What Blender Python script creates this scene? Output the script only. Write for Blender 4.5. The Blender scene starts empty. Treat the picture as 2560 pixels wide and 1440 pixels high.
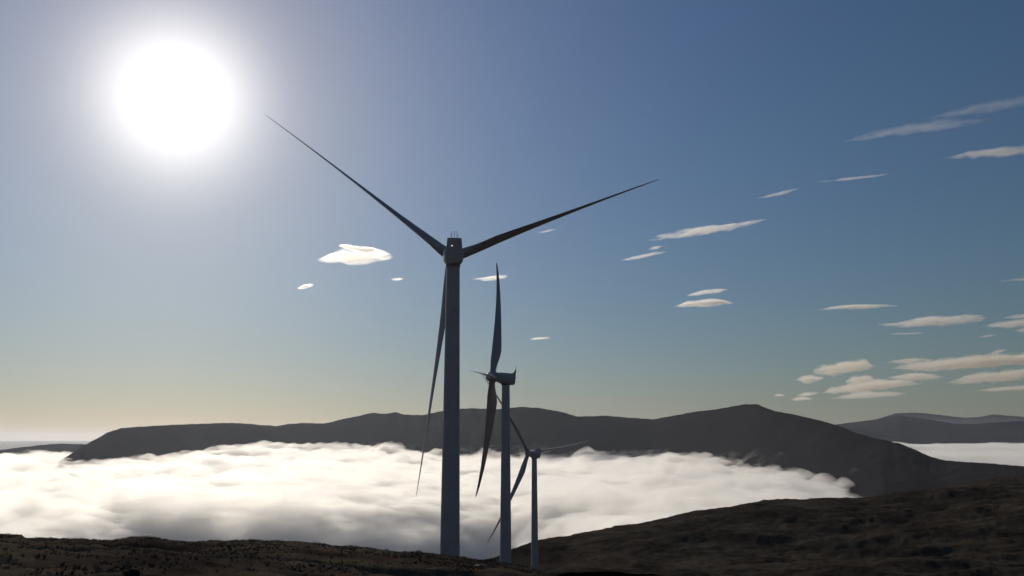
import bpy, math, random
import numpy as np
from mathutils import Vector, Matrix

# ------------------------------------------------------------------ camera frame used to lay the place out (metres, camera at the origin)
F, HZ = 2217.0, 1100.0
PIT = math.atan((HZ - 720) / F)
CP, SP = math.cos(PIT), math.sin(PIT)
col = bpy.context.scene.collection
rng = np.random.default_rng(11)


def bearing(x, y=HZ):
    """unit direction seen at a spot of the 2560x1440 photograph"""
    a, b = (np.asarray(x, float) - 1280) / F, (720 - np.asarray(y, float)) / F
    d = np.stack(np.broadcast_arrays(a, CP - b * SP, SP + b * CP), -1)
    return d / np.linalg.norm(d, axis=-1, keepdims=True)


def tan_el(x, y):
    d = bearing(x, y)
    return d[..., 2] / np.hypot(d[..., 0], d[..., 1])


def azim(x, y=HZ):
    d = bearing(x, y)
    return np.arctan2(d[..., 0], d[..., 1])


def curve(pts, x):
    p = np.array(pts, float)
    return np.interp(x, p[:, 0], p[:, 1])


def smooth(a, b, x):
    t = np.clip((x - a) / (b - a), 0, 1)
    return t * t * (3 - 2 * t)


# ------------------------------------------------------------------ noise
_perm = np.random.default_rng(5).permutation(4096)
_grad = np.random.default_rng(6).normal(size=(4096, 3))
_grad /= np.linalg.norm(_grad, axis=1, keepdims=True)


def noise(x, y, z=0.0):
    x, y, z = np.broadcast_arrays(np.asarray(x, float), np.asarray(y, float), np.asarray(z, float))
    xi, yi, zi = np.floor(x).astype(int), np.floor(y).astype(int), np.floor(z).astype(int)
    xf, yf, zf = x - xi, y - yi, z - zi
    u, v, w = (t * t * t * (t * (t * 6 - 15) + 10) for t in (xf, yf, zf))
    out = 0
    for dx in (0, 1):
        for dy in (0, 1):
            for dz in (0, 1):
                h = _perm[(_perm[(_perm[(xi + dx) & 4095] + yi + dy) & 4095] + zi + dz) & 4095]
                g = _grad[h]
                n = g[..., 0] * (xf - dx) + g[..., 1] * (yf - dy) + g[..., 2] * (zf - dz)
                out = out + n * (u if dx else 1 - u) * (v if dy else 1 - v) * (w if dz else 1 - w)
    return out * 1.6


def fbm(x, y, z=0.0, o=5, gain=0.5):
    s, a, f = 0, 1.0, 1.0
    for k in range(o):
        s = s + a * noise(x * f + 17.3 * k, y * f - 9.1 * k, np.asarray(z) * f + 3.7 * k)
        a *= gain
        f *= 2.03
    return s


# ------------------------------------------------------------------ object helpers
def tag(o, label=None, cat=None, group=None, kind=None):
    for k, v in (("label", label), ("category", cat), ("group", group), ("kind", kind)):
        if v:
            o[k] = v
    return o


def mesh_obj(name, verts, faces, mat, parent=None, smooth_shade=True):
    me = bpy.data.meshes.new(name)
    verts = np.asarray(verts, np.float32)
    if isinstance(faces, np.ndarray):
        n, k = faces.shape
        me.vertices.add(len(verts))
        me.vertices.foreach_set("co", verts.ravel())
        me.loops.add(n * k)
        me.loops.foreach_set("vertex_index", faces.astype(np.int32).ravel())
        me.polygons.add(n)
        me.polygons.foreach_set("loop_start", np.arange(0, n * k, k, dtype=np.int32))
        me.update(calc_edges=True)
        me.validate()
    else:
        me.from_pydata([tuple(v) for v in verts], [], faces)
        me.update()
    me.polygons.foreach_set("use_smooth", np.full(len(me.polygons), smooth_shade, dtype=bool))
    if smooth_shade and len(me.polygons) < 6000:
        me.set_sharp_from_angle(angle=math.radians(32))
    me.materials.append(mat)
    o = bpy.data.objects.new(name, me)
    col.objects.link(o)
    if parent is not None:
        o.parent = parent
    return o


def grid_faces(nr, nc, flip=False):
    i, j = np.meshgrid(np.arange(nr - 1), np.arange(nc - 1), indexing="ij")
    a = (i * nc + j).ravel()
    f = np.stack([a, a + 1, a + nc + 1, a + nc], 1)
    return f[:, ::-1] if flip else f


def grid_obj(name, P, mat, parent=None):
    nr, nc = P.shape[:2]
    return mesh_obj(name, P.reshape(-1, 3), grid_faces(nr, nc), mat, parent)


def closed_slab(name, P, zbot, mat, parent=None):
    """closed body under a height grid: top sheet, flat floor, four skirts"""
    nr, nc = P.shape[:2]
    n = nr * nc
    B = P.copy()
    B[..., 2] = zbot
    V = np.concatenate([P.reshape(-1, 3), B.reshape(-1, 3)])
    fs = [grid_faces(nr, nc), grid_faces(nr, nc, True) + n]
    idx = np.arange(n).reshape(nr, nc)
    for e, fl in ((idx[0], 1), (idx[-1], 0), (idx[:, 0], 0), (idx[:, -1], 1)):
        q = np.stack([e[:-1], e[1:], e[1:] + n, e[:-1] + n], 1)
        fs.append(q[:, ::-1] if fl else q)
    return mesh_obj(name, V, np.concatenate(fs), mat, parent)


def lathe(profile, seg=40):
    """profile: (radius, z) list -> closed surface round z"""
    V, Fc = [], []
    for r, z in profile:
        for k in range(seg):
            a = 2 * math.pi * k / seg
            V.append((r * math.cos(a), r * math.sin(a), z))
    for i in range(len(profile) - 1):
        for k in range(seg):
            k2 = (k + 1) % seg
            Fc.append((i * seg + k, i * seg + k2, (i + 1) * seg + k2, (i + 1) * seg + k))
    Fc.append(tuple(range(seg))[::-1])
    Fc.append(tuple((len(profile) - 1) * seg + k for k in range(seg)))
    return V, Fc


def loft(rings):
    n = len(rings[0])
    V = [p for r in rings for p in r]
    Fc = []
    for i in range(len(rings) - 1):
        for k in range(n):
            k2 = (k + 1) % n
            Fc.append((i * n + k, i * n + k2, (i + 1) * n + k2, (i + 1) * n + k))
    Fc.append(tuple(range(n))[::-1])
    Fc.append(tuple((len(rings) - 1) * n + k for k in range(n)))
    return V, Fc


def join(parts):
    V, Fc = [], []
    for v, f in parts:
        b = len(V)
        V += list(v)
        Fc += [tuple(b + i for i in q) for q in f]
    return V, Fc


def box(c, s, taper=1.0):
    x, y, z = (q / 2 for q in s)
    V = [(c[0] + i * x * (taper if k > 0 else 1), c[1] + j * y, c[2] + k * z) for k in (-1, 1) for j in (-1, 1) for i in (-1, 1)]
    return V, [(0, 2, 3, 1), (4, 5, 7, 6), (0, 1, 5, 4), (2, 6, 7, 3), (0, 4, 6, 2), (1, 3, 7, 5)]


# ------------------------------------------------------------------ materials
def new_mat(name):
    m = bpy.data.materials.new(name)
    m.use_nodes = True
    m.node_tree.nodes.clear()
    return m, m.node_tree.nodes, m.node_tree.links


def N(ns, t, **kw):
    n = ns.new(t)
    for k, v in kw.items():
        if k in n.inputs:
            n.inputs[k].default_value = v
        else:
            setattr(n, k, v)
    return n


def mat_surface(name, base, rough=0.9, var=None, scale=1.0, bump=0.0, bump_scale=None, var2=None, scale2=1.0, spec=0.2, stretch=(1, 1, 1)):
    m, ns, ls = new_mat(name)
    out = N(ns, "ShaderNodeOutputMaterial")
    b = N(ns, "ShaderNodeBsdfPrincipled", Roughness=rough)
    b.inputs["Specular IOR Level"].default_value = spec
    b.inputs["Base Color"].default_value = (*base, 1)
    ls.new(b.outputs[0], out.inputs[0])
    tc = N(ns, "ShaderNodeTexCoord")
    mp = N(ns, "ShaderNodeMapping")
    mp.inputs["Scale"].default_value = stretch
    ls.new(tc.outputs["Object"], mp.inputs[0])
    colr = None
    for v, s in ((var, scale), (var2, scale2)):
        if v is None:
            continue
        nz = N(ns, "ShaderNodeTexNoise", Scale=s, Detail=7.0, Roughness=0.65)
        ls.new(mp.outputs[0], nz.inputs["Vector"])
        rp = N(ns, "ShaderNodeMapRange")
        rp.inputs[1].default_value = 0.40
        rp.inputs[2].default_value = 0.64
        ls.new(nz.outputs[0], rp.inputs[0])
        mx = N(ns, "ShaderNodeMixRGB")
        ls.new(rp.outputs[0], mx.inputs[0])
        if colr is None:
            mx.inputs[1].default_value = (*base, 1)
        else:
            ls.new(colr, mx.inputs[1])
        mx.inputs[2].default_value = (*v, 1)
        colr = mx.outputs[0]
    if colr is not None:
        ls.new(colr, b.inputs["Base Color"])
    if bump:
        nb = N(ns, "ShaderNodeTexNoise", Scale=bump_scale or scale * 4, Detail=8.0, Roughness=0.7)
        ls.new(mp.outputs[0], nb.inputs["Vector"])
        bp = N(ns, "ShaderNodeBump", Strength=1.0, Distance=bump)
        ls.new(nb.outputs[0], bp.inputs["Height"])
        ls.new(bp.outputs[0], b.inputs["Normal"])
    return m


def mat_volume(name, color, density, aniso, skin=0.0, noise_scale=None, lo=0.4, hi=0.6, stretch=(1, 1, 1)):
    m, ns, ls = new_mat(name)
    out = N(ns, "ShaderNodeOutputMaterial")
    v = N(ns, "ShaderNodeVolumePrincipled", Density=density, Anisotropy=aniso)
    v.inputs["Color"].default_value = (*color, 1)
    ls.new(v.outputs[0], out.inputs["Volume"])
    if skin:
        t = N(ns, "ShaderNodeBsdfTransparent")
        d = N(ns, "ShaderNodeBsdfDiffuse")
        d.inputs[0].default_value = (*color, 1)
        mx = N(ns, "ShaderNodeMixShader", Fac=skin)
        ls.new(t.outputs[0], mx.inputs[1])
        ls.new(d.outputs[0], mx.inputs[2])
        ls.new(mx.outputs[0], out.inputs["Surface"])
    if noise_scale:
        tc = N(ns, "ShaderNodeTexCoord")
        mp = N(ns, "ShaderNodeMapping")
        mp.inputs["Scale"].default_value = stretch
        nz = N(ns, "ShaderNodeTexNoise", Scale=noise_scale, Detail=4.0, Roughness=0.6)
        rp = N(ns, "ShaderNodeMapRange")
        rp.inputs[1].default_value, rp.inputs[2].default_value = lo, hi
        rp.inputs[3].default_value, rp.inputs[4].default_value = 0.0, density
        ls.new(tc.outputs["Object"], mp.inputs[0])
        ls.new(mp.outputs[0], nz.inputs["Vector"])
        ls.new(nz.outputs[0], rp.inputs[0])
        ls.new(rp.outputs[0], v.inputs["Density"])
    return m


M_PAINT = mat_surface("turbine_paint", (0.42, 0.365, 0.40), 0.5, var=(0.37, 0.32, 0.35), scale=0.25, spec=0.3)
M_BLADE = mat_surface("blade_paint", (0.36, 0.315, 0.34), 0.45, var=(0.32, 0.28, 0.30), scale=0.2, spec=0.3)
M_METAL = mat_surface("dark_metal", (0.06, 0.06, 0.065), 0.45, spec=0.5)
M_GLINT, _n, _l = new_mat("glint_glow")  # emission that imitates a small sun glint, not a lamp
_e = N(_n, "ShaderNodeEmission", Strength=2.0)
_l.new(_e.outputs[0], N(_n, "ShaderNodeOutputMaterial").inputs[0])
M_MOOR = mat_surface("moor_peat", (0.0403, 0.0295, 0.0248), 0.95, var=(0.0775, 0.0573, 0.0434), scale=0.35, bump=0.12, bump_scale=2.5, var2=(0.1162, 0.0930, 0.0651), scale2=0.09, spec=0.0)
M_HEATHER = mat_surface("heather_stems", (0.0459, 0.0324, 0.0270), 0.9, var=(0.1148, 0.0837, 0.0607), scale=0.22, var2=(0.2700, 0.2228, 0.1620), scale2=1.1, spec=0.0)
M_HILL = mat_surface("hillside_turf", (0.0180, 0.0140, 0.0115), 0.95, var=(0.0430, 0.0345, 0.0275), scale=0.11, bump=1.6, bump_scale=0.16, var2=(0.078, 0.064, 0.049), scale2=0.03, stretch=(1, 0.6, 1), spec=0.0)
M_MOUNT = mat_surface("mountain_heath", (0.024, 0.021, 0.023), 0.95, var=(0.034, 0.030, 0.031), scale=0.002, bump=6.0, bump_scale=0.01, spec=0.0)
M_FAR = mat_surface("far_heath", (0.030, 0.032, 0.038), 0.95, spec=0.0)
M_ROCK = mat_surface("lichen_rock", (0.05, 0.046, 0.042), 0.85, var=(0.09, 0.084, 0.075), scale=3.0, bump=0.04, bump_scale=9)
M_PEAT = mat_surface("wet_dark_rock", (0.02, 0.019, 0.018), 0.8, bump=0.04, bump_scale=9, spec=0.0)
M_VALLEY = mat_surface("valley_floor", (0.04, 0.045, 0.03), 0.95, var=(0.06, 0.055, 0.035), scale=0.002, spec=0.0)

# ------------------------------------------------------------------ sun direction
SUN = bearing(440, 240)
SUN_AZ, SUN_EL = math.atan2(SUN[0], SUN[1]), math.asin(SUN[2])

# ------------------------------------------------------------------ near moor
MOOR_CREST = [(-900, 1305), (-300, 1312), (0, 1322), (75, 1333), (86, 1341), (180, 1343), (300, 1346), (345, 1337), (400, 1337), (440, 1345), (560, 1346), (700, 1346), (800, 1352), (900, 1362),
              (1000, 1374), (1100, 1383), (1160, 1389), (1200, 1394), (1260, 1398), (1340, 1412), (1400, 1432), (1480, 1458), (1700, 1480), (3600, 1490)]
CREST_TAN = lambda x: -tan_el(x, curve(MOOR_CREST, x))


def az_to_px(a):
    return 1280 + F * np.tan(np.clip(a, -1.25, 1.25)) * (CP + SP * math.tan(PIT))


def moor_z(X, Y, detail=True):
    r = np.hypot(X, Y)
    a = np.arctan2(X, Y)
    x = az_to_px(a)
    tA = CREST_TAN(np.clip(x, -2500, 5000))
    dc = curve([(-600, 95), (0, 92), (700, 88), (1130, 80), (1400, 66), (2000, 60)], x)
    h = 1.65
    q = h / dc ** 2
    p = tA - 2 * h / dc
    z = -h - p * r - q * r * r - np.where(r > dc, 0.0011 * (r - dc) ** 2, 0)
    back = smooth(1.25, 1.9, np.abs(a))
    z = z * (1 - back) + (-h - 0.02 * r) * back
    if detail:
        w = smooth(2, 12, r)
        z = z - 0.42 * w + w * (0.35 * fbm(X / 14, Y / 14, 3.1, 4) + 0.16 * np.abs(fbm(X / 2.6, Y / 2.6, 8.4, 3)))
        z = z - w * 0.45 * smooth(0.15, 0.5, noise(X / 9 + 40, Y / 5, 1.7))        # peat hollows
    return z


ang = np.concatenate([np.linspace(-math.pi, -0.66, 70)[:-1], np.linspace(-0.66, 0.66, 620), np.linspace(0.66, math.pi, 70)[1:]])
rad = np.concatenate([np.linspace(0.05, 12, 24)[:-1], 12 * (240 / 12) ** np.linspace(0, 1, 330)])
RR, AA = np.meshgrid(rad, ang, indexing="ij")
X, Y = RR * np.sin(AA), RR * np.cos(AA)
moor = grid_obj("moor", np.stack([X, Y, moor_z(X, Y)], -1), M_MOOR)
tag(moor, "dark brown heather moor sloping away in the foreground", "moor", kind="structure")

# heather and grass tufts on the moor: one mass
nt = 70000
a = rng.uniform(-0.60, 0.60, nt)
r = np.sqrt(rng.uniform(0, 1, nt)) * 98 + 8
tx, ty = r * np.sin(a), r * np.cos(a)
keep = noise(tx / 5, ty / 5, 2.2) + 0.5 * noise(tx / 1.7, ty / 1.7, 9.0) + rng.uniform(-.3, .5, nt) > -0.05
tx, ty, r = tx[keep], ty[keep], r[keep]
nt = len(tx)
tz = moor_z(tx, ty) - 0.05
size = (0.07 + 0.11 * rng.uniform(0, 1, nt) ** 2) * (1 + 0.5 * noise(tx / 4, ty / 4, 5.0))
NB = 9
bx = np.repeat(np.stack([tx, ty, tz], 1), NB, 0)
sz = np.repeat(size, NB)[:, None]
th = rng.uniform(0, 2 * math.pi, nt * NB)
lean = rng.uniform(0.2, 1.1, nt * NB)[:, None]
out_d = np.stack([np.cos(th), np.sin(th), np.zeros_like(th)], 1)
side = np.stack([-np.sin(th), np.cos(th), np.zeros_like(th)], 1)
root = bx + out_d * sz * 0.25 * rng.uniform(0, 1, (nt * NB, 1))
tip = root + (out_d * lean + np.array([0, 0, 1.0])) * sz * rng.uniform(0.6, 1.2, (nt * NB, 1))
mid = root * 0.45 + tip * 0.55 + np.array([0, 0, 0.12]) * sz
wd = sz * rng.uniform(0.06, 0.16, (nt * NB, 1))
V = np.stack([root - side * wd, root + side * wd, mid + side * wd * 0.9, tip, mid - side * wd * 0.9], 1).reshape(-1, 3)
b0 = np.arange(nt * NB) * 5
tris = np.concatenate([np.stack([b0, b0 + 1, b0 + 2], 1), np.stack([b0, b0 + 2, b0 + 4], 1), np.stack([b0 + 4, b0 + 2, b0 + 3], 1)])
hea = mesh_obj("heather", V, tris, M_HEATHER, smooth_shade=False)
tag(hea, "low dark heather and dead grass tufts covering the foreground moor", "heather", kind="stuff")

# ------------------------------------------------------------------ right hillside
HILL_CREST = [(600, 1480), (1000, 1440), (1200, 1400), (1240, 1392), (1282, 1371), (1346, 1348), (1420, 1338), (1500, 1322), (1620, 1300), (1700, 1284), (1750, 1274), (1820, 1263), (1880, 1252), (1960, 1246), (2060, 1243),
              (2150, 1245), (2200, 1237), (2260, 1230), (2330, 1220), (2400, 1209), (2470, 1196), (2560, 1188), (2800, 1168), (3400, 1140)]


def hill_z(X, Y, detail=True):
    r = np.hypot(X, Y)
    x = np.clip(az_to_px(np.arctan2(X, Y)), 500, 3600)
    dc = curve([(600, 430), (1200, 450), (1340, 600), (1600, 700), (2000, 800), (2560, 900), (3400, 1000)], x)
    zc = dc * tan_el(x, curve(HILL_CREST, x))
    z1 = curve([(600, -52), (1300, -42.5), (1500, -41), (2000, -43), (2560, -43)], x)            # near line, 260 m
    z2 = curve([(600, -74), (1200, -70), (1350, -67.2), (1500, -60), (2000, -56), (2560, -50)], x)       # hollow, 420 m
    near = -12 + (z1 + 12) * np.clip((r - 100) / 160, -0.5, 1)
    b = z1 + (z2 - z1) * smooth(260, 425, r)
    c = z2 + (zc - z2) * np.clip((r - 425) / np.maximum(dc - 425, 20), 0, 1) ** 1.15
    z = np.where(r < 260, near, np.where(r < 425, b, c))
    ov = np.clip(r - dc, 0, None)
    z = z - 0.30 * ov - 0.0001 * ov ** 2
    if detail:
        w = smooth(270, 420, r) * smooth(1380, 1600, x)
        fade = 1 - 0.75 * smooth(0.82, 1.0, r / dc) * (1 - smooth(1.0, 1.1, r / dc))
        z = z + w * fade * (5.0 * fbm(X / 150 + 3, Y / 75, 6.6, 6, 0.58))
        z = z + smooth(1300, 1400, x) * (0.5 * fbm(X / 10, Y / 7, 2.0, 4, 0.6) + 1.1 * fbm(X / 45, Y / 22, 5.0, 4, 0.55))
    return z


xs = np.linspace(620, 3400, 760)
rad = 150 * (1900 / 150) ** np.linspace(0, 1, 420)
RR, AA = np.meshgrid(rad, azim(xs), indexing="ij")
X, Y = RR * np.sin(AA), RR * np.cos(AA)
hill = grid_obj("hillside", np.stack([X, Y, hill_z(X, Y)], -1), M_HILL)
tag(hill, "brown grassy hillside rising to the right behind the three turbines", "hillside", kind="structure")

# ------------------------------------------------------------------ valley floor under the fog
gx = np.concatenate([-np.geomspace(42000, 2000, 22), [0], np.geomspace(2000, 42000, 22)])
gy = np.concatenate([-np.geomspace(13000, 2000, 10), [0], np.geomspace(2000, 63000, 28)])
GX, GY = np.meshgrid(gx, gy, indexing="xy")
ground = grid_obj("ground", np.stack([GX, GY, np.full_like(GX, -472.0) + 20 * noise(GX / 9000, GY / 9000, 1.0)], -1), M_VALLEY)
tag(ground, "valley floor under the fog", "ground", kind="structure")

# ------------------------------------------------------------------ main mountain
MT = [(-200, 1330), (60, 1210), (135, 1164), (172, 1140), (215, 1111), (241, 1097), (266, 1081), (301, 1070), (335, 1067), (408, 1063), (480, 1060), (559, 1057), (600, 1058), (636, 1061), (688, 1065), (720, 1060), (752, 1057), (808, 1059), (830, 1054),
      (860, 1046), (894, 1040), (924, 1032), (963, 1034), (988, 1030), (1010, 1036), (1053, 1038), (1100, 1028), (1150, 1022), (1180, 1020), (1240, 1023), (1300, 1017), (1345, 1019), (1403, 1029), (1443, 1041), (1517, 1039), (1576, 1044),
      (1635, 1048), (1674, 1041), (1733, 1030), (1792, 1023), (1832, 1016), (1866, 1010), (1895, 1010), (1915, 1018), (1940, 1027), (1989, 1036), (2058, 1052), (2107, 1067), (2137, 1080), (2186, 1095), (2245, 1107), (2284, 1123), (2319, 1140),
      (2358, 1151), (2432, 1156), (2481, 1159), (2560, 1166), (2800, 1185), (3200, 1215)]
D_CREST = [(-200, 5000), (135, 5200), (500, 7000), (900, 7300), (1300, 6800), (1700, 6100), (2000, 5000), (2250, 4200), (2400, 3700), (2560, 3400), (3200, 3000)]
D_TOE = [(-400, 6100), (100, 6100), (150, 4350), (500, 5800), (900, 6000), (1300, 5500), (1700, 4800), (2000, 3600), (2200, 2800), (2560, 2200), (3200, 1900)]
MT_TOE = [(-200, 3700)] + [(140, 4300), (500, 5800), (900, 6000), (1300, 5500), (1700, 4800), (2000, 3600), (2200, 2800), (2560, 2200), (3200, 1900)]
FOG_EDGE = [(-400, 1143), (0, 1143), (100, 1143), (150, 1163), (300, 1156), (500, 1134), (700, 1127), (900, 1131), (1100, 1141), (1300, 1143), (1500, 1152), (1700, 1153), (1900, 1163), (2050, 1186), (2150, 1212), (2250, 1240), (2350, 1265), (2560, 1300), (3200, 1330)]


MT_EDGE = [(-400, 1168), (140, 1164)] + FOG_EDGE[4:]


FACE = {}


def ridge(name, crest, dcrest, dtoe, ztoe, xr, n, back, relief, mat, label, rows=150, zbase=-470, rough_px=0.0, squeeze=1.0):
    xs = np.linspace(xr[0], xr[1], n)
    az = azim(xs)
    yc = curve(crest, xs)
    dc, dt = (curve(d, xs) if isinstance(d, list) else np.full(n, float(d)) for d in (dcrest, dtoe))
    dc = dt + squeeze * (dc - dt)
    k = np.ones(9) / 9
    dc, dt = (np.convolve(np.pad(d, 4, mode="edge"), k, "valid") for d in (dc, dt))
    zc = dc * tan_el(xs, yc)
    zc = zc + rough_px * dc / F * fbm(xs / 22, 0 * xs, 4.0, 4)
    zt = np.minimum(ztoe(xs, dt), zc - 12)
    t = np.linspace(0, 1, rows)[:, None]                 # 0..0.2 foot, 0.2..0.7 face, 0.7..1 back
    d = np.where(t < 0.2, dt - (0.2 - t) / 0.2 * 900, np.where(t < 0.7, dt + (t - 0.2) / 0.5 * (dc - dt), dc + (t - 0.7) / 0.3 * back))
    s = np.clip((t - 0.2) / 0.5, 0, 1)
    face = zt + (zc - zt) * (0.75 * s + 0.25 * np.sin(s * math.pi / 2))
    z = np.where(t < 0.2, zt + (zbase - zt) * ((0.2 - t) / 0.2) ** 1.2, np.where(t < 0.7, face, zc + (zbase - zc) * ((t - 0.7) / 0.3) ** 1.4))
    X, Y = d * np.sin(az), d * np.cos(az)
    FACE[label] = (xs, dt, dc, zt, zc)
    mask = np.sin(np.clip(s, 0, 1) * math.pi) ** 0.8
    z = z + relief * mask * (np.abs(fbm(X / 900, Y / 900, 2.0, 5)) * -1.0 + 0.25)
    o = grid_obj(name, np.stack([X, Y, z], -1), mat)
    return tag(o, label, "hill", kind="structure")


def fog_edge_z(xs, dt):
    return dt * tan_el(xs, curve(FOG_EDGE, xs))


ridge("mountain", MT, D_CREST, MT_TOE, lambda xs, dt: dt * tan_el(xs, curve(MT_EDGE, xs)), (-200, 3200), 1100, 2600, 30, M_MOUNT, "long dark mountain ridge rising out of the fog", rough_px=1.0, squeeze=0.5)["category"] = "mountain"
low = lambda xs, dt: np.full_like(xs, -135.0)
FR1 = [(1900, 1110), (2050, 1066), (2107, 1059), (2186, 1049), (2220, 1042), (2250, 1038), (2304, 1045), (2383, 1058), (2440, 1060), (2481, 1056), (2560, 1052), (2700, 1056), (3100, 1080)]
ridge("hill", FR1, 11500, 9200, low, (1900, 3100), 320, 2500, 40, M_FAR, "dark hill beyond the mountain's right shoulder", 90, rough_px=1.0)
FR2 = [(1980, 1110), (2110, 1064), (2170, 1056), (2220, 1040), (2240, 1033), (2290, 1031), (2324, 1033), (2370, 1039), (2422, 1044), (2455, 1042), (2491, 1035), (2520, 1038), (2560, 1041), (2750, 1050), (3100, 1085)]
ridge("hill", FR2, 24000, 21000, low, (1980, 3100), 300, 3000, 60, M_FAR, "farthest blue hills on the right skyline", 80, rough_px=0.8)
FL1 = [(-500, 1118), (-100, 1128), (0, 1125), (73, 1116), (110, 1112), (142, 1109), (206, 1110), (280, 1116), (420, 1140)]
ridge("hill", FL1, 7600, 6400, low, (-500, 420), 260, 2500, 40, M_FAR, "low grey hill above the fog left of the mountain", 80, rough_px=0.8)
FL2 = [(-500, 1102), (-100, 1105), (0, 1106), (100, 1104), (220, 1101), (330, 1106), (500, 1112)]

# ------------------------------------------------------------------ fog sea
FOG_COL = (0.965, 0.951, 0.928)


def fog_level(xs, r):
    """resting height of the fog top by bearing and distance"""
    dt = curve(D_TOE, xs)
    ze = fog_edge_z(xs, dt)
    near = curve([(-400, -150), (1200, -150), (1700, -135), (2400, -150)], xs)
    t = np.clip((r - 2000) / np.maximum(dt - 2000, 300), 0, 1)
    z = near + (ze - near) * t
    r0 = curve([(-400, 2150), (100, 2150), (600, 2300), (1250, 2450), (1500, 2000), (1800, 1450), (3000, 1300)], xs)
    fall = np.clip(r0 - r, 0, None)
    z = z - curve([(-400, 14), (1800, 14), (1950, 16), (2060, 34), (2160, 60), (2260, 85), (2500, 110), (3000, 120)], xs)
    return z - 0.30 * fall * smooth(0, 500, fall)


xs = np.linspace(-420, 2900, 900)
end = curve([(-420, 6700), (120, 6700), (230, 6500), (500, 6600), (900, 6900), (1300, 6300), (1700, 5500), (2000, 4300), (2200, 3500), (2560, 2700), (2900, 2500)], xs)
u = np.linspace(0, 1, 300)[:, None]
R = 950 * (end / 950) ** u
A = azim(xs)[None, :] + 0 * R
X, Y = R * np.sin(A), R * np.cos(A)
XS = xs[None, :] + 0 * R
lev = fog_level(XS, R)
big = fbm(X / 900, Y / 650, 1.0, 3)
mid_ = np.abs(fbm(X / 330, Y / 300, 4.0, 4, 0.55))
small = fbm(X / 95, Y / 120, 7.0, 4, 0.6)
nearedge = smooth(0.55, 1.0, R / curve(D_TOE, XS))
top = lev + 26 * big + 25 * (mid_ - 0.3) * (1 + 0.5 * nearedge) + 5 * small
for px, rr_, hgt, wpx, wr in ((1458, 4500, 26, 24, 160), (1440, 4400, 18, 70, 300), (940, 5700, 26, 80, 350), (1020, 5600, 22, 90, 400), (2110, 3050, 30, 40, 260), (2060, 3200, 20, 60, 300), (1770, 4500, 28, 50, 250), (600, 5600, 30, 90, 400), (1640, 4600, 22, 60, 260)):
    top = top + hgt * np.exp(-((XS - px) / wpx) ** 2 - ((R - rr_) / wr) ** 2) * np.clip(0.8 + 0.8 * fbm(X / 260, Y / 260, 15.0, 4, 0.6), 0.1, 1.5)
P = np.stack([X, Y, top], -1)
core = P.copy()
core[..., 2] -= 60
M_CORE = mat_surface("fog_core", (0.93, 0.93, 0.93), 1.0, spec=0.0)
M_FOG = mat_volume("fog_dense", FOG_COL, 1 / 42.0, 0.65)
M_VEIL = mat_volume("fog_thin", FOG_COL, 1 / 150.0, 0.6)
fog = grid_obj("fog", core, M_CORE)
tag(fog, "white sea of fog filling the valley in front of the mountain", "fog", kind="stuff")
closed_slab("fog_layer", P, -465, M_FOG, fog)
skim = P.copy()
skim[..., 2] += 2 + 50 * np.clip(0.40 + 0.8 * fbm(X / 330, Y / 330, 31.0, 4, 0.55), 0, 1.1)
tm = mat_volume("fog_wisp", FOG_COL, 1 / 40.0, 0.62, noise_scale=1 / 90.0, lo=0.43, hi=0.72, stretch=(0.7, 1.0, 1.7))
tm.cycles.volume_step_rate = 0.006
closed_slab("fog_wisps", skim, P[..., 2] - 14, tm, fog)

# torn wisps drawn up the mountain's foot
xs, dt, dc, zt, zc = (q[320:770] for q in FACE["long dark mountain ridge rising out of the fog"])
sg = np.linspace(-0.25, 0.24, 60)[:, None]
d = dt + sg * (dc - dt)
s1_ = np.clip(sg, 0, 1)
zf = np.where(sg < 0, zt + sg * 160, zt + (zc - zt) * (0.75 * s1_ + 0.25 * np.sin(s1_ * math.pi / 2)))
X, Y = d * np.sin(azim(xs)), d * np.cos(azim(xs))
thick = (44 * (1 - np.clip(sg, 0, 1) / 0.24) + 2) * np.clip(0.5 + 0.8 * fbm(X / 420, Y / 420, 51.0, 3), 0.05, 1.3) * smooth(0, 60, np.arange(450))[None, :] * (1 - smooth(270, 410, np.arange(450)))[None, :] + 1
P2 = np.stack([X, Y, zf + thick - 4], -1)
wm = mat_volume("fog_shred", FOG_COL, 1 / 45.0, 0.6, noise_scale=1 / 95.0, lo=0.44, hi=0.80, stretch=(1, 1, 1.6))
wm.cycles.volume_step_rate = 0.012
closed_slab("fog_shreds", P2, zf - 22, wm, fog)

# the bank behind the mountain's right shoulder
xs = np.linspace(2120, 3100, 260)
R = 3650 * (9800 / 3650) ** np.linspace(0, 1, 140)[:, None] + 0 * xs[None, :]
A = azim(xs)[None, :] + 0 * R
X, Y = R * np.sin(A), R * np.cos(A)
top = curve([(3650, -150), (4300, -88), (5500, -62), (9800, -55)], R) + 34 * fbm(X / 1500, Y / 700, 22.0, 4) + 22 * (np.abs(fbm(X / 420, Y / 300, 3.0, 4)))
P = np.stack([X, Y, top], -1)
core = P.copy()
core[..., 2] -= 45
fog2 = grid_obj("fog", core, M_CORE)
tag(fog2, "separate strip of fog behind the mountain's right shoulder", "fog", kind="stuff")
closed_slab("fog_layer", P, -463, M_FOG, fog2)
veil = P.copy()
veil[..., 2] += 10 + 10 * fbm(X / 300, Y / 300, 9.0, 4)
closed_slab("fog_veil", veil, -462, M_VEIL, fog2)

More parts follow.
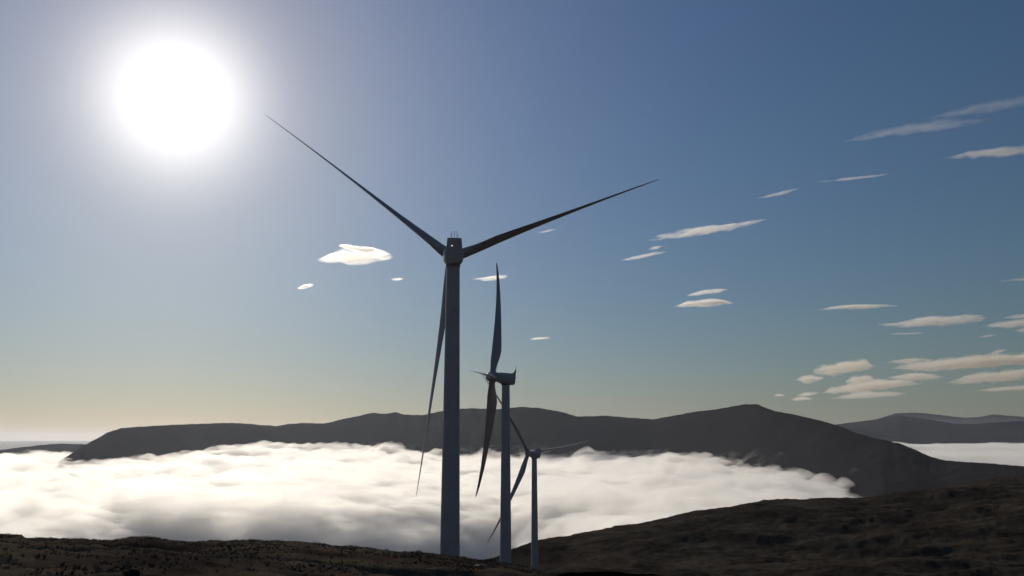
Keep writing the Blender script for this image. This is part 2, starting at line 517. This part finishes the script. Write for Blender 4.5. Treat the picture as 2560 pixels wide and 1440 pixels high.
# the deck far out on the left
xs = np.linspace(-520, 620, 150)
R = 11500 * (46000 / 11500) ** np.linspace(0, 1, 110)[:, None] + 0 * xs[None, :]
A = azim(xs)[None, :] + 0 * R
X, Y = R * np.sin(A), R * np.cos(A)
P = np.stack([X, Y, -118 + 66 * smooth(14000, 45000, R) + 22 * fbm(X / 5200, Y / 5200, 41.0, 4)], -1)
fog3 = grid_obj("fog", P, mat_surface("far_fog", (0.90, 0.83, 0.70), 1.0, spec=0.0))
tag(fog3, "pale distant fog lying along the left horizon", "fog", kind="stuff")

# ------------------------------------------------------------------ haze
M_HAZE = mat_volume("haze_air", (0.82, 0.88, 1.0), 1.3e-5, 0.5)
v, f = box((0, 25000, -42.5), (90000, 82000, 925))
haze = mesh_obj("haze", v, f, M_HAZE, smooth_shade=False)
tag(haze, "thin haze fading the far hills", "haze", kind="stuff")

# ------------------------------------------------------------------ clouds
CLOUDS = [
    # label, spine points (x, y, half height above, below), optical thickness
    ("bright lens cloud left of the nearest rotor's hub, largest there", [(781, 654, 1, 1), (810, 648, 7, 8), (850, 640, 12, 14), (890, 640, 16, 20), (925, 638, 16, 22), (960, 640, 12, 14), (992, 643, 2, 2)], 2.5),
    ("small cap cloud lying on top of the bright lens cloud", [(846, 614, 2, 3), (865, 617, 7, 9), (890, 620, 8, 9), (915, 623, 7, 6), (945, 627, 4, 3), (972, 631, 1, 1)], 3.5),
    ("tiny cloud low on the left below the bright lens cloud", [(743, 721, 1, 1), (758, 718, 4, 4), (770, 716, 5, 5), (788, 711, 1, 1)], 3),
    ("tiny faint cloud just left of the nearest tower", [(975, 699, 1, 1), (993, 697, 3, 3), (1010, 696, 1, 1)], 1.2),
    ("small cloud behind the upright blade of the second turbine", [(1175, 700, 1, 1), (1205, 698, 3, 2), (1235, 694, 6, 6), (1262, 693, 6, 6), (1274, 692, 2, 2)], 1.6),
    ("thin white dash of cloud right of the second turbine", [(1324, 848, 1, 1), (1350, 846, 3, 3), (1378, 845, 1, 1)], 1.8),
    ("faint cloud scrap just under the nearest turbine's right blade", [(1345, 582, 1, 1), (1370, 577, 4, 4), (1392, 573, 1, 1)], 0.35),
    ("long slanting streak cloud right of the nearest turbine's blade", [(1618, 602, 1, 1), (1650, 593, 8, 6), (1700, 585, 9, 7), (1760, 578, 9, 8), (1830, 568, 7, 6), (1880, 557, 4, 4), (1925, 546, 1, 1)], 1.5),
    ("short wisp under the long slanting streak cloud", [(1548, 651, 1, 1), (1580, 646, 3, 3), (1625, 638, 5, 5), (1668, 628, 1, 1)], 0.9),
    ("smallest scrap between the streak cloud and the short wisp", [(1618, 624, 1, 1), (1640, 620, 5, 4), (1662, 616, 1, 1)], 0.8),
    ("upper of the two stacked lens clouds in mid sky", [(1708, 740, 1, 1), (1745, 734, 4, 4), (1790, 728, 6, 5), (1825, 724, 1, 1)], 2),
    ("lower of the two stacked lens clouds in mid sky", [(1680, 767, 1, 1), (1720, 761, 6, 6), (1760, 758, 9, 9), (1800, 757, 7, 8), (1836, 757, 1, 1)], 4),
    ("long flat spindle cloud above the right cloud group", [(2036, 776, 1, 1), (2090, 770, 4, 4), (2150, 767, 6, 5), (2200, 766, 5, 4), (2245, 765, 1, 1)], 2.5),
    ("broad double winged cloud at the right above the low clouds", [(2182, 808, 1, 1), (2230, 814, 4, 5), (2290, 806, 7, 9), (2350, 802, 10, 12), (2410, 798, 11, 13), (2450, 795, 9, 9), (2480, 790, 1, 1)], 3),
    ("thin streak below the double winged cloud", [(2225, 836, 1, 1), (2265, 834, 3, 2), (2310, 832, 1, 1)], 0.9),
    ("cloud at the right frame edge beside the double winged cloud", [(2455, 817, 1, 1), (2500, 811, 8, 8), (2550, 808, 9, 10), (2620, 804, 8, 8), (2680, 800, 1, 1)], 3),
    ("upper flat cloud at the right frame edge", [(2500, 798, 1, 1), (2540, 792, 5, 4), (2600, 786, 6, 5), (2660, 780, 1, 1)], 2),
    ("lowest piece beside the double winged cloud at the frame edge", [(2530, 828, 1, 1), (2570, 824, 6, 8), (2640, 820, 6, 6), (2680, 818, 1, 1)], 2),
    ("short faint dash under the clouds at the right frame edge", [(2445, 843, 1, 1), (2470, 840, 3, 3), (2495, 838, 1, 1)], 1.0),
    ("thin cloud at the right frame edge in mid sky", [(2497, 704, 1, 1), (2540, 699, 4, 4), (2620, 694, 4, 4), (2680, 690, 1, 1)], 1.2),
    ("long faint streak high on the right, second below the upper right corner", [(2080, 362, 1, 1), (2180, 338, 8, 8), (2270, 322, 12, 11), (2350, 316, 14, 10), (2430, 308, 10, 9), (2490, 298, 2, 2)], 0.3),
    ("veil streak rising to the right corner above the long faint streak", [(2300, 300, 1, 1), (2400, 282, 10, 10), (2480, 266, 12, 12), (2560, 254, 12, 12), (2680, 236, 1, 1)], 0.22),
    ("ragged bright streak below the high faint streaks at the right edge", [(2355, 397, 1, 1), (2400, 390, 5, 5), (2450, 384, 10, 8), (2510, 380, 9, 9), (2580, 374, 9, 9), (2680, 366, 1, 1)], 1.3),
    ("hairline streak in the blue above the stacked lens clouds", [(2040, 456, 1, 1), (2100, 450, 4, 3), (2170, 442, 4, 3), (2232, 433, 1, 1)], 0.6),
    ("small tail cloud at the lower end of the hairline streak", [(1888, 496, 1, 1), (1920, 489, 5, 4), (1955, 482, 4, 4), (2000, 470, 1, 1)], 0.6),
    ("curled cloud at the top left of the low cloud group", [(2031, 932, 4, 5), (2045, 928, 9, 9), (2080, 925, 9, 9), (2120, 920, 10, 9), (2150, 914, 13, 8), (2180, 916, 4, 3), (2195, 914, 1, 1)], 3),
    ("small oval cloud under the curled cloud", [(1989, 950, 1, 2), (2010, 948, 6, 7), (2035, 947, 6, 6), (2060, 945, 1, 1)], 3),
    ("long thick cloud bar stretching to the right frame edge", [(2222, 924, 1, 1), (2262, 918, 8, 8), (2310, 914, 11, 9), (2370, 912, 11, 8), (2430, 906, 10, 8), (2500, 902, 10, 9), (2570, 896, 12, 12), (2680, 890, 8, 8)], 4),
    ("torn scrap above the left end of the thick cloud bar", [(2213, 907, 1, 1), (2240, 906, 4, 3), (2285, 901, 4, 3), (2335, 900, 1, 1)], 1.2),
    ("domed cloud in the middle of the low cloud group", [(2112, 956, 2, 6), (2135, 948, 6, 10), (2158, 944, 6, 8), (2188, 946, 1, 1)], 3),
    ("flat cloud right of the domed cloud", [(2218, 944, 1, 1), (2260, 944, 5, 5), (2310, 942, 8, 7), (2340, 943, 5, 4), (2360, 943, 1, 1)], 3.5),
    ("long wavy cloud under the domed cloud", [(2052, 985, 1, 1), (2075, 980, 8, 5), (2110, 977, 7, 6), (2150, 967, 8, 7), (2200, 962, 7, 9), (2250, 958, 5, 6), (2320, 958, 1, 1)], 4),
    ("small cloud at the lower left of the wavy cloud", [(1990, 989, 1, 1), (2020, 985, 4, 3), (2048, 982, 1, 1)], 2.2),
    ("flat based cloud just above the mountain's right slope", [(1972, 1001, 1, 1), (2000, 998, 5, 3), (2033, 998, 1, 1)], 3),
    ("tiny cloud dot nearest the mountain's summit", [(1934, 989, 1, 1), (1948, 988, 3, 2), (1962, 988, 1, 1)], 1.8),
    ("long thin cloud along the bottom of the low cloud group", [(2078, 996, 1, 1), (2130, 992, 5, 3), (2155, 989, 8, 5), (2190, 989, 4, 3), (2240, 986, 4, 3), (2272, 984, 1, 1)], 3),
    ("sloping cloud bar low at the right frame edge", [(2360, 960, 1, 1), (2400, 955, 7, 5), (2450, 945, 9, 7), (2510, 940, 9, 8), (2580, 936, 9, 8), (2660, 930, 1, 1)], 3.5),
    ("lowest thin cloud at the right frame edge", [(2434, 977, 1, 1), (2490, 974, 4, 2), (2560, 970, 4, 4), (2660, 964, 1, 1)], 2.5),
    ("tiny ragged scrap floating just above the thick cloud bar", [(2470, 884, 1, 1), (2490, 882, 4, 3), (2510, 876, 2, 1), (2520, 875, 1, 1)], 1.2),
]
CLOUD_ALT = 2300.0


def mat_cloud(density, half, sc, seed, tone):
    """vapour thinning from the middle of the body outwards, torn by noise"""
    m, ns, ls = new_mat("cloud_vapour")
    out = N(ns, "ShaderNodeOutputMaterial")
    v = N(ns, "ShaderNodeVolumePrincipled", Anisotropy=0.68)
    v.inputs["Color"].default_value = tone
    ls.new(v.outputs[0], out.inputs["Volume"])
    t, d = N(ns, "ShaderNodeBsdfTransparent"), N(ns, "ShaderNodeBsdfDiffuse")
    mx = N(ns, "ShaderNodeMixShader", Fac=0.008)
    ls.new(t.outputs[0], mx.inputs[1])
    ls.new(d.outputs[0], mx.inputs[2])
    ls.new(mx.outputs[0], out.inputs["Surface"])
    tc = N(ns, "ShaderNodeTexCoord")
    mp = N(ns, "ShaderNodeMapping")
    mp.inputs["Scale"].default_value = (0.62 / half[0], 1 / half[1], 1 / half[2])
    ln = N(ns, "ShaderNodeVectorMath", operation="LENGTH")
    ls.new(tc.outputs["Object"], mp.inputs[0])
    ls.new(mp.outputs[0], ln.inputs[0])
    m2 = N(ns, "ShaderNodeMapping")
    m2.inputs["Scale"].default_value = (0.32, 0.32, 1.9)
    m2.inputs["Location"].default_value = (seed * 913.0, 0, 0)
    nz = N(ns, "ShaderNodeTexNoise", Scale=1 / (13 * sc), Detail=4.0, Roughness=0.6)
    ls.new(tc.outputs["Object"], m2.inputs[0])
    ls.new(m2.outputs[0], nz.inputs["Vector"])
    a_ = N(ns, "ShaderNodeMath", operation="MULTIPLY_ADD")           # 1.75 - 2.1 r
    a_.inputs[1].default_value, a_.inputs[2].default_value = -2.1, -0.25
    ls.new(ln.outputs["Value"], a_.inputs[0])
    b_ = N(ns, "ShaderNodeMath", operation="MULTIPLY_ADD")           # + 2.2 noise
    b_.inputs[1].default_value = 3.4
    ls.new(nz.outputs[0], b_.inputs[0])
    ls.new(a_.outputs[0], b_.inputs[2])
    b_.use_clamp = True
    c_ = N(ns, "ShaderNodeMath", operation="MULTIPLY")
    c_.inputs[1].default_value = density
    ls.new(b_.outputs[0], c_.inputs[0])
    ls.new(c_.outputs[0], v.inputs["Density"])
    m.cycles.volume_step_rate = 0.08
    return m


def make_cloud(i, label, spine, od):
    s = np.array(spine, float)
    n, m = 46, 22
    low_sky = smooth(820, 900, s[:, 1].mean())
    s[:, 2:] *= 1 + 0.28 * low_sky
    od = od * (1 + 0.25 * low_sky)
    t = np.linspace(s[0, 0], s[-1, 0], n)
    ctr = np.interp(t, s[:, 0], s[:, 1])
    k = np.array([1, 2, 3, 2, 1]) / 9
    ctr = np.convolve(np.pad(ctr, 2, mode="edge"), k, "valid")
    hu, hd = np.interp(t, s[:, 0], s[:, 2]), np.interp(t, s[:, 0], s[:, 3])
    e = np.linspace(0, 1, n)
    env = np.clip(np.sin(e * math.pi), 0, 1) ** 0.35
    hu, hd = 1.4 * hu * env + 0.6, 1.4 * hd * env + 0.6
    mx, my = t[n // 2], ctr[n // 2]
    te = float(tan_el(mx, my))
    dist = CLOUD_ALT / te
    c0 = bearing(mx, my)
    c0 = c0 / np.hypot(c0[0], c0[1]) * dist
    fwd = np.array([c0[0], c0[1], 0]) / math.hypot(c0[0], c0[1])
    sc = dist / F
    P = np.zeros((n, m, 3))
    sel = te / math.hypot(1, te)
    hm = (hu + hd) / 2
    depth = 0.65 * hm / max(sel, 0.045) * sc
    path = 2 * 0.75 * 0.65 * hm.max() / 1.75 / max(sel, 0.045) * sc
    for j in range(m):
        a = 2 * math.pi * j / m
        sy, cx = math.sin(a), math.cos(a)
        h = np.where(sy > 0, hu, hd) * sy * 0.75
        d = bearing(t, ctr - h)
        hor = d[:, :2] @ fwd[:2]
        q = d / hor[:, None] * dist
        q = q + fwd * (cx * depth)[:, None]
        P[:, j] = q
    Q = P / sc
    nz = fbm(Q[..., 0] / 26, Q[..., 1] / 26, Q[..., 2] / 9 + i * 7.7, 4, 0.6)
    P[..., 2] += nz * ((0.28 if any(k_ in label for k_ in ("lens", "spindle", "winged", "dash", "oval", "flat")) else 0.65) * np.minimum(hu, hd))[:, None] * sc
    faces = []
    for a in range(n - 1):
        for b in range(m):
            faces.append((a * m + b, a * m + (b + 1) % m, (a + 1) * m + (b + 1) % m, (a + 1) * m + b))
    faces.append(tuple(range(m))[::-1])
    faces.append(tuple((n - 1) * m + b for b in range(m)))
    W = P.reshape(-1, 3)
    ex = P[-1].mean(0) - P[0].mean(0)
    ex = ex / np.linalg.norm(ex)
    ey = fwd - ex * (fwd @ ex)
    ey = ey / np.linalg.norm(ey)
    B = np.stack([ex, ey, np.cross(ex, ey)], 1)
    V = W @ B
    mid_pt = (V.min(0) + V.max(0)) / 2
    half = (V.max(0) - V.min(0)) / 2
    V = V - mid_pt
    o = mesh_obj("cloud", V, faces, mat_cloud(1.35 * od / path, half, sc, i, (0.995, 0.975 - 0.025 * low_sky, 0.94 - 0.07 * low_sky, 1)))  # warmer tone on low clouds paints in light reddened by the air
    M4 = Matrix([list(r_) + [0] for r_ in B] + [[0, 0, 0, 1]])
    M4.translation = Vector(B @ mid_pt)
    o.matrix_world = M4
    return tag(o, label, "cloud", "small clouds in the blue sky")


for i, (lab, sp, od) in enumerate(CLOUDS):
    make_cloud(i, lab, sp, od)

# ------------------------------------------------------------------ wind turbines
HUB_H, BLADE_R = 60.0, 45.0
TILT = math.radians(5)


def tower_mesh():
    H = HUB_H - 1.65
    prof = [(2.35, -1.2), (2.35, 0.12), (1.80, 0.14)]
    for k in range(13):
        z = 0.2 + (H - 0.2) * k / 12
        prof.append((1.80 - 0.60 * (k / 12) ** 0.9, z))
    return lathe(prof, 48)


def sup_ring(y, hw, up, dn, zc, n=36, p=2.7):
    r = []
    for k in range(n):
        a = 2 * math.pi * k / n
        c, s = math.cos(a), math.sin(a)
        x = math.copysign(abs(c) ** (2 / p), c) * hw
        z = math.copysign(abs(s) ** (2 / p), s) * (up if s > 0 else dn)
        r.append((x, y, z + zc))
    return r


# nacelle frame: +Y points upwind (to the rotor), origin where the rotor axis crosses the tower axis
def nacelle_mesh():
    return loft([sup_ring(y, w, u, d, 0) for y, w, u, d in ((-3.0, 1.15, 1.1, 1.25), (-2.9, 1.45, 1.35, 1.75), (-2.2, 1.72, 1.5, 2.0), (-0.6, 1.86, 1.55, 2.1), (1.0, 1.82, 1.55, 2.0), (2.2, 1.6, 1.5, 1.6), (2.55, 1.35, 1.35, 1.4))])


def cooler_mesh():
    # raised radiator box at the rear: slanted front, upright back
    w0, w1 = 1.42, 1.26
    prof = [(-1.75, 1.30), (-2.45, 1.95), (-2.68, 2.68), (-2.98, 2.72), (-2.98, 1.0)]
    L = [(-(w0 if z < 1.8 else w1), y, z) for y, z in prof]
    Rr = [((w0 if z < 1.8 else w1), y, z) for y, z in prof]
    n = len(prof)
    Fc = [tuple(range(n)), tuple(range(2 * n - 1, n - 1, -1))]
    for k in range(n):
        k2 = (k + 1) % n
        Fc.append((k2, k, n + k, n + k2))
    return L + Rr, Fc


def rod(p, q, r, n=8):
    p, q = Vector(p), Vector(q)
    z = (q - p).normalized()
    x = z.orthogonal().normalized()
    y = z.cross(x)
    return loft([[tuple(c + x * (r * math.cos(2 * math.pi * k / n)) + y * (r * math.sin(2 * math.pi * k / n))) for k in range(n)] for c in (p, q)])


def hub_mesh():
    return loft([[(math.cos(2 * math.pi * k / 36) * r, y, math.sin(2 * math.pi * k / 36) * r) for k in range(36)] for y, r in ((2.56, 1.25), (2.7, 1.5), (3.4, 1.62), (4.6, 1.58), (5.3, 1.38), (5.8, 1.0), (6.1, 0.5), (6.18, 0.08))])


def blade_mesh(pitch, bend, cone):
    """along +Z from the rotor axis, +Y upwind; the leading edge looks upwind when feathered"""
    st = [(0.028, 1.9, 1.0), (0.05, 1.9, 1.0), (0.075, 2.0, 0.88), (0.11, 2.45, 0.62), (0.15, 2.95, 0.44), (0.20, 3.2, 0.34), (0.27, 3.0, 0.28), (0.36, 2.6, 0.25), (0.48, 2.1, 0.22), (0.60, 1.68, 0.20), (0.72, 1.3, 0.18), (0.82, 1.0, 0.17), (0.90, 0.78, 0.16), (0.955, 0.55, 0.16), (0.985, 0.33, 0.16), (1.0, 0.06, 0.2)]
    rings, n = [], 28
    for s, c, th in st:
        tw = math.radians(pitch - 12 * (1 - min(1, s / 0.7)) ** 1.3 + 0)
        off = 0.5 - 0.18 * min(1, max(0, (s - 0.05) / 0.15))
        ring = []
        for k in range(n):
            a = 2 * math.pi * k / n
            u = 0.5 - 0.5 * math.cos(a)                     # 0 leading .. 1 trailing
            blend = min(1, max(0, (1 - th) / 0.5))
            ya = 5 * (0.2969 * math.sqrt(u) - 0.126 * u - 0.3516 * u * u + 0.2843 * u ** 3 - 0.1036 * u ** 4) * 1.0
            yc = math.sqrt(max(0, u * (1 - u)))
            yy = (blend * ya + (1 - blend) * yc) * th * (1 if math.sin(a) >= 0 else -1)
            lx, ly = (off - u) * c, yy * c
            X = lx * math.cos(tw) - ly * math.sin(tw)
            Yv = lx * math.sin(tw) + ly * math.cos(tw)
            ring.append((X, Yv + BLADE_R * (cone * s + bend * s ** 3), s * BLADE_R * (1 - 0.5 * cone * cone)))
        rings.append(ring)
    return loft(rings)


def make_turbine(label, X, Y, zhub, yaw, phases, tipc, pitch, first=False):
    root = bpy.data.objects.new("wind_turbine", None)
    col.objects.link(root)
    root.location = (X, Y, zhub - HUB_H)
    tag(root, label, "wind turbine", "wind turbines on the ridge")
    tw = mesh_obj("tower", *SH["tower"], M_PAINT, root)
    for zf_ in (19.6, 39.2):
        r0_ = 1.80 - 0.60 * (zf_ / (HUB_H - 1.85)) ** 0.9
        mesh_obj("flange", *lathe([(r0_ - 0.05, zf_ - 0.09), (r0_ + 0.035, zf_ - 0.09), (r0_ + 0.035, zf_ + 0.09), (r0_ - 0.05, zf_ + 0.09)], 48), M_PAINT, tw)
    # rotor axis direction by compass yaw, nose tilted up
    ax = Vector((math.sin(yaw) * math.cos(TILT), math.cos(yaw) * math.cos(TILT), math.sin(TILT)))
    sx = Vector((math.cos(yaw), -math.sin(yaw), 0))
    up = sx.cross(ax)
    Mx = Matrix((sx, ax, up)).transposed().to_4x4()
    Mx.translation = (0, 0, HUB_H)
    na = mesh_obj("nacelle", *SH["nacelle"], M_PAINT, root)
    na.matrix_local = Mx
    mesh_obj("cooler", *SH["cooler"], M_PAINT, na)
    mesh_obj("yaw_bearing", *lathe([(1.24, -2.2), (1.32, -2.15), (1.32, -1.7), (1.2, -1.65)], 36), M_METAL, na)
    for rx, h, r in ((-0.62, 1.0, 0.035), (-0.45, 1.25, 0.035), (0.0, 1.3, 0.04), (0.4, 1.3, 0.035), (0.62, 0.95, 0.03)):
        mesh_obj("wind_sensor", *rod((rx, -2.8, 2.62), (rx * 1.05, -2.8, 2.67 + h), r), M_METAL, na)
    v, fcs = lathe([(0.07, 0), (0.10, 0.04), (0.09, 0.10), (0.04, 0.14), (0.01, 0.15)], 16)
    hl = mesh_obj("glint_dot", v, fcs, M_GLINT, na)  # added glowing dot standing in for a white glint on the cooler
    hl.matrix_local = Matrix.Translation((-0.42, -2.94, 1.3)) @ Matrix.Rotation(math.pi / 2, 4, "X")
    hub = mesh_obj("hub", *SH["hub"], M_PAINT, root)
    hub.matrix_local = Mx
    bm = blade_mesh(pitch, tipc - 0.03, 0.03)
    for ph in phases:
        b = mesh_obj("blade", *bm, M_BLADE, root)
        # local Z of the blade -> direction at angle ph in the rotor plane
        rot = Matrix.Rotation(math.pi / 2 - ph, 4, "Y")
        b.matrix_local = Mx @ Matrix.Translation((0, 4.1, 0)) @ rot
    return root


SH = {"tower": tower_mesh(), "nacelle": nacelle_mesh(), "cooler": cooler_mesh(), "hub": hub_mesh()}
T3 = 2 * math.pi / 3
make_turbine("nearest and tallest dark wind turbine, seen from behind, blades in a Y", -10.65, 157.4, 33.05, -0.127, [0.398 + k * T3 for k in range(3)], 0.12, 80)
make_turbine("middle wind turbine seen side on, one blade pointing straight up", -1.914, 272.6, 18.75, 4.748, [1.088 + k * T3 for k in range(3)], 0.078, 84)
make_turbine("smallest, farthest wind turbine with its hub in front of the fog", 10.447, 422.8, -6.396, -0.702, [2.211 + k * T3 for k in range(3)], 0.12, 84)

# ------------------------------------------------------------------ rocks on the moor
def rock(label, px, py, w, h, seed, mat=M_ROCK):
    d = bearing(px, py)
    d = d / math.hypot(d[0], d[1])
    rr_ = np.linspace(10, 110, 4000)
    gap = d[2] * rr_ - moor_z(d[0] * rr_, d[1] * rr_)
    k = int(np.argmax(gap < 0)) or 1500
    x, y = d[0] * rr_[k], d[1] * rr_[k]
    n, m = 14, 20
    V, Fc = [], []
    for i in range(n):
        for j in range(m):
            th, ph = math.pi * (i + 0.5) / n, 2 * math.pi * j / m
            V.append((math.sin(th) * math.cos(ph), math.sin(th) * math.sin(ph), math.cos(th)))
    V = np.array(V)
    q = 1 + 0.30 * fbm(V[:, 0] * 1.3 + seed, V[:, 1] * 1.3, V[:, 2] * 1.3, 4)
    V = np.sign(V) * np.abs(V) ** 0.8 * q[:, None] * np.array([w / 2, w / 2.4, h])
    for i in range(n - 1):
        for j in range(m):
            Fc.append((i * m + j, (i + 1) * m + j, (i + 1) * m + (j + 1) % m, i * m + (j + 1) % m))
    Fc.append(tuple(range(m)))
    Fc.append(tuple((n - 1) * m + j for j in range(m))[::-1])
    o = mesh_obj("rock", V, Fc, mat, smooth_shade=False)
    o.location = (x, y, float(moor_z(np.array(x), np.array(y))) + 0.1 * h)
    o.rotation_euler[2] = seed
    return tag(o, label, "rock", "stones in the heather")


rock("pale flat stone in the heather right of the nearest tower's foot", 1196, 1418, 0.6, 0.12, 1.0)
rock("small dark rounded stone at the bottom left edge of the moor", 330, 1438, 0.5, 0.13, 2.0, M_PEAT)

# ------------------------------------------------------------------ camera
cam = bpy.data.cameras.new("camera")
cam.sensor_width = 36
cam.lens = F / 2560 * 36
cam.clip_start, cam.clip_end = 0.1, 250000
co = bpy.data.objects.new("camera", cam)
col.objects.link(co)
co.location = (0, 0, 0)
co.rotation_euler = (math.pi / 2 + PIT, 0, 0)
sc = bpy.context.scene
sc.camera = co

# ------------------------------------------------------------------ light
sun = bpy.data.lights.new("sun", "SUN")
sun.energy = 4.4
sun.angle = math.radians(0.53)
sun.color = (1.0, 0.91, 0.78)
so = bpy.data.objects.new("sun", sun)
col.objects.link(so)
so.rotation_euler = Vector(SUN).to_track_quat("Z", "Y").to_euler()

w = bpy.data.worlds.new("World")
sc.world = w
w.use_nodes = True
ns, ls = w.node_tree.nodes, w.node_tree.links
ns.clear()
out = N(ns, "ShaderNodeOutputWorld")
sky = N(ns, "ShaderNodeTexSky")
sky.sky_type = "NISHITA"
sky.sun_disc = False
sky.sun_elevation = SUN_EL
sky.sun_rotation = SUN_AZ
sky.altitude = 600
sky.air_density = 1.5
sky.dust_density = 0.5
sky.ozone_density = 3.0
bg = N(ns, "ShaderNodeBackground", Strength=0.05)
hs = N(ns, "ShaderNodeMixRGB", blend_type="MULTIPLY")
hs.inputs[0].default_value = 1
hs.inputs[2].default_value = (0.82, 0.975, 1.14, 1)
ls.new(sky.outputs[0], hs.inputs[1])
ls.new(hs.outputs[0], bg.inputs[0])
# the sun's own glare in the air round it, by true angle from the sun
tc = N(ns, "ShaderNodeTexCoord")
dt = N(ns, "ShaderNodeVectorMath", operation="DOT_PRODUCT")
dt.inputs[1].default_value = tuple(SUN)
ls.new(tc.outputs["Generated"], dt.inputs[0])
ac = N(ns, "ShaderNodeMath", operation="ARCCOSINE")
ls.new(dt.outputs["Value"], ac.inputs[0])


def falloff(amp, width, power):
    a_ = N(ns, "ShaderNodeMath", operation="DIVIDE")
    a_.inputs[1].default_value = math.radians(width)
    ls.new(ac.outputs[0], a_.inputs[0])
    b_ = N(ns, "ShaderNodeMath", operation="POWER")
    b_.inputs[1].default_value = power
    ls.new(a_.outputs[0], b_.inputs[0])
    c_ = N(ns, "ShaderNodeMath", operation="MULTIPLY")
    c_.inputs[1].default_value = -1
    ls.new(b_.outputs[0], c_.inputs[0])
    d_ = N(ns, "ShaderNodeMath", operation="EXPONENT")
    ls.new(c_.outputs[0], d_.inputs[0])
    e_ = N(ns, "ShaderNodeMath", operation="MULTIPLY")
    e_.inputs[1].default_value = amp
    ls.new(d_.outputs[0], e_.inputs[0])
    return e_.outputs[0]


acc = bg.outputs[0]
for (amp, width, power), tone in (((1.55, 4.0, 2.0), (1, 0.985, 0.965)), ((0.80, 9.0, 1.0), (1.0, 0.66, 0.02)), ((0.47, 22.0, 1.0), (0.02, 0.23, 1.0))):
    b2 = N(ns, "ShaderNodeBackground")
    b2.inputs[0].default_value = (*tone, 1)
    ls.new(falloff(amp, width, power), b2.inputs[1])
    ad = N(ns, "ShaderNodeAddShader")
    ls.new(acc, ad.inputs[0])
    ls.new(b2.outputs[0], ad.inputs[1])
    acc = ad.outputs[0]
ls.new(acc, out.inputs[0])

# ------------------------------------------------------------------ render settings
vs = sc.view_settings
vs.view_transform = "Standard"
vs.look = "None"
vs.gamma = 1
vs.use_curve_mapping = False
vs.exposure = -0.8
sc.render.engine = "CYCLES"
cy = sc.cycles
cy.max_bounces = 20
cy.diffuse_bounces = 3
cy.glossy_bounces = 2
cy.transmission_bounces = 2
cy.volume_bounces = 16
cy.transparent_max_bounces = 64
cy.volume_step_rate = 1.0
cy.volume_max_steps = 512
cy.use_denoising = True
cy.use_adaptive_sampling = True
cy.adaptive_threshold = 0.02
cy.sample_clamp_indirect = 8.0
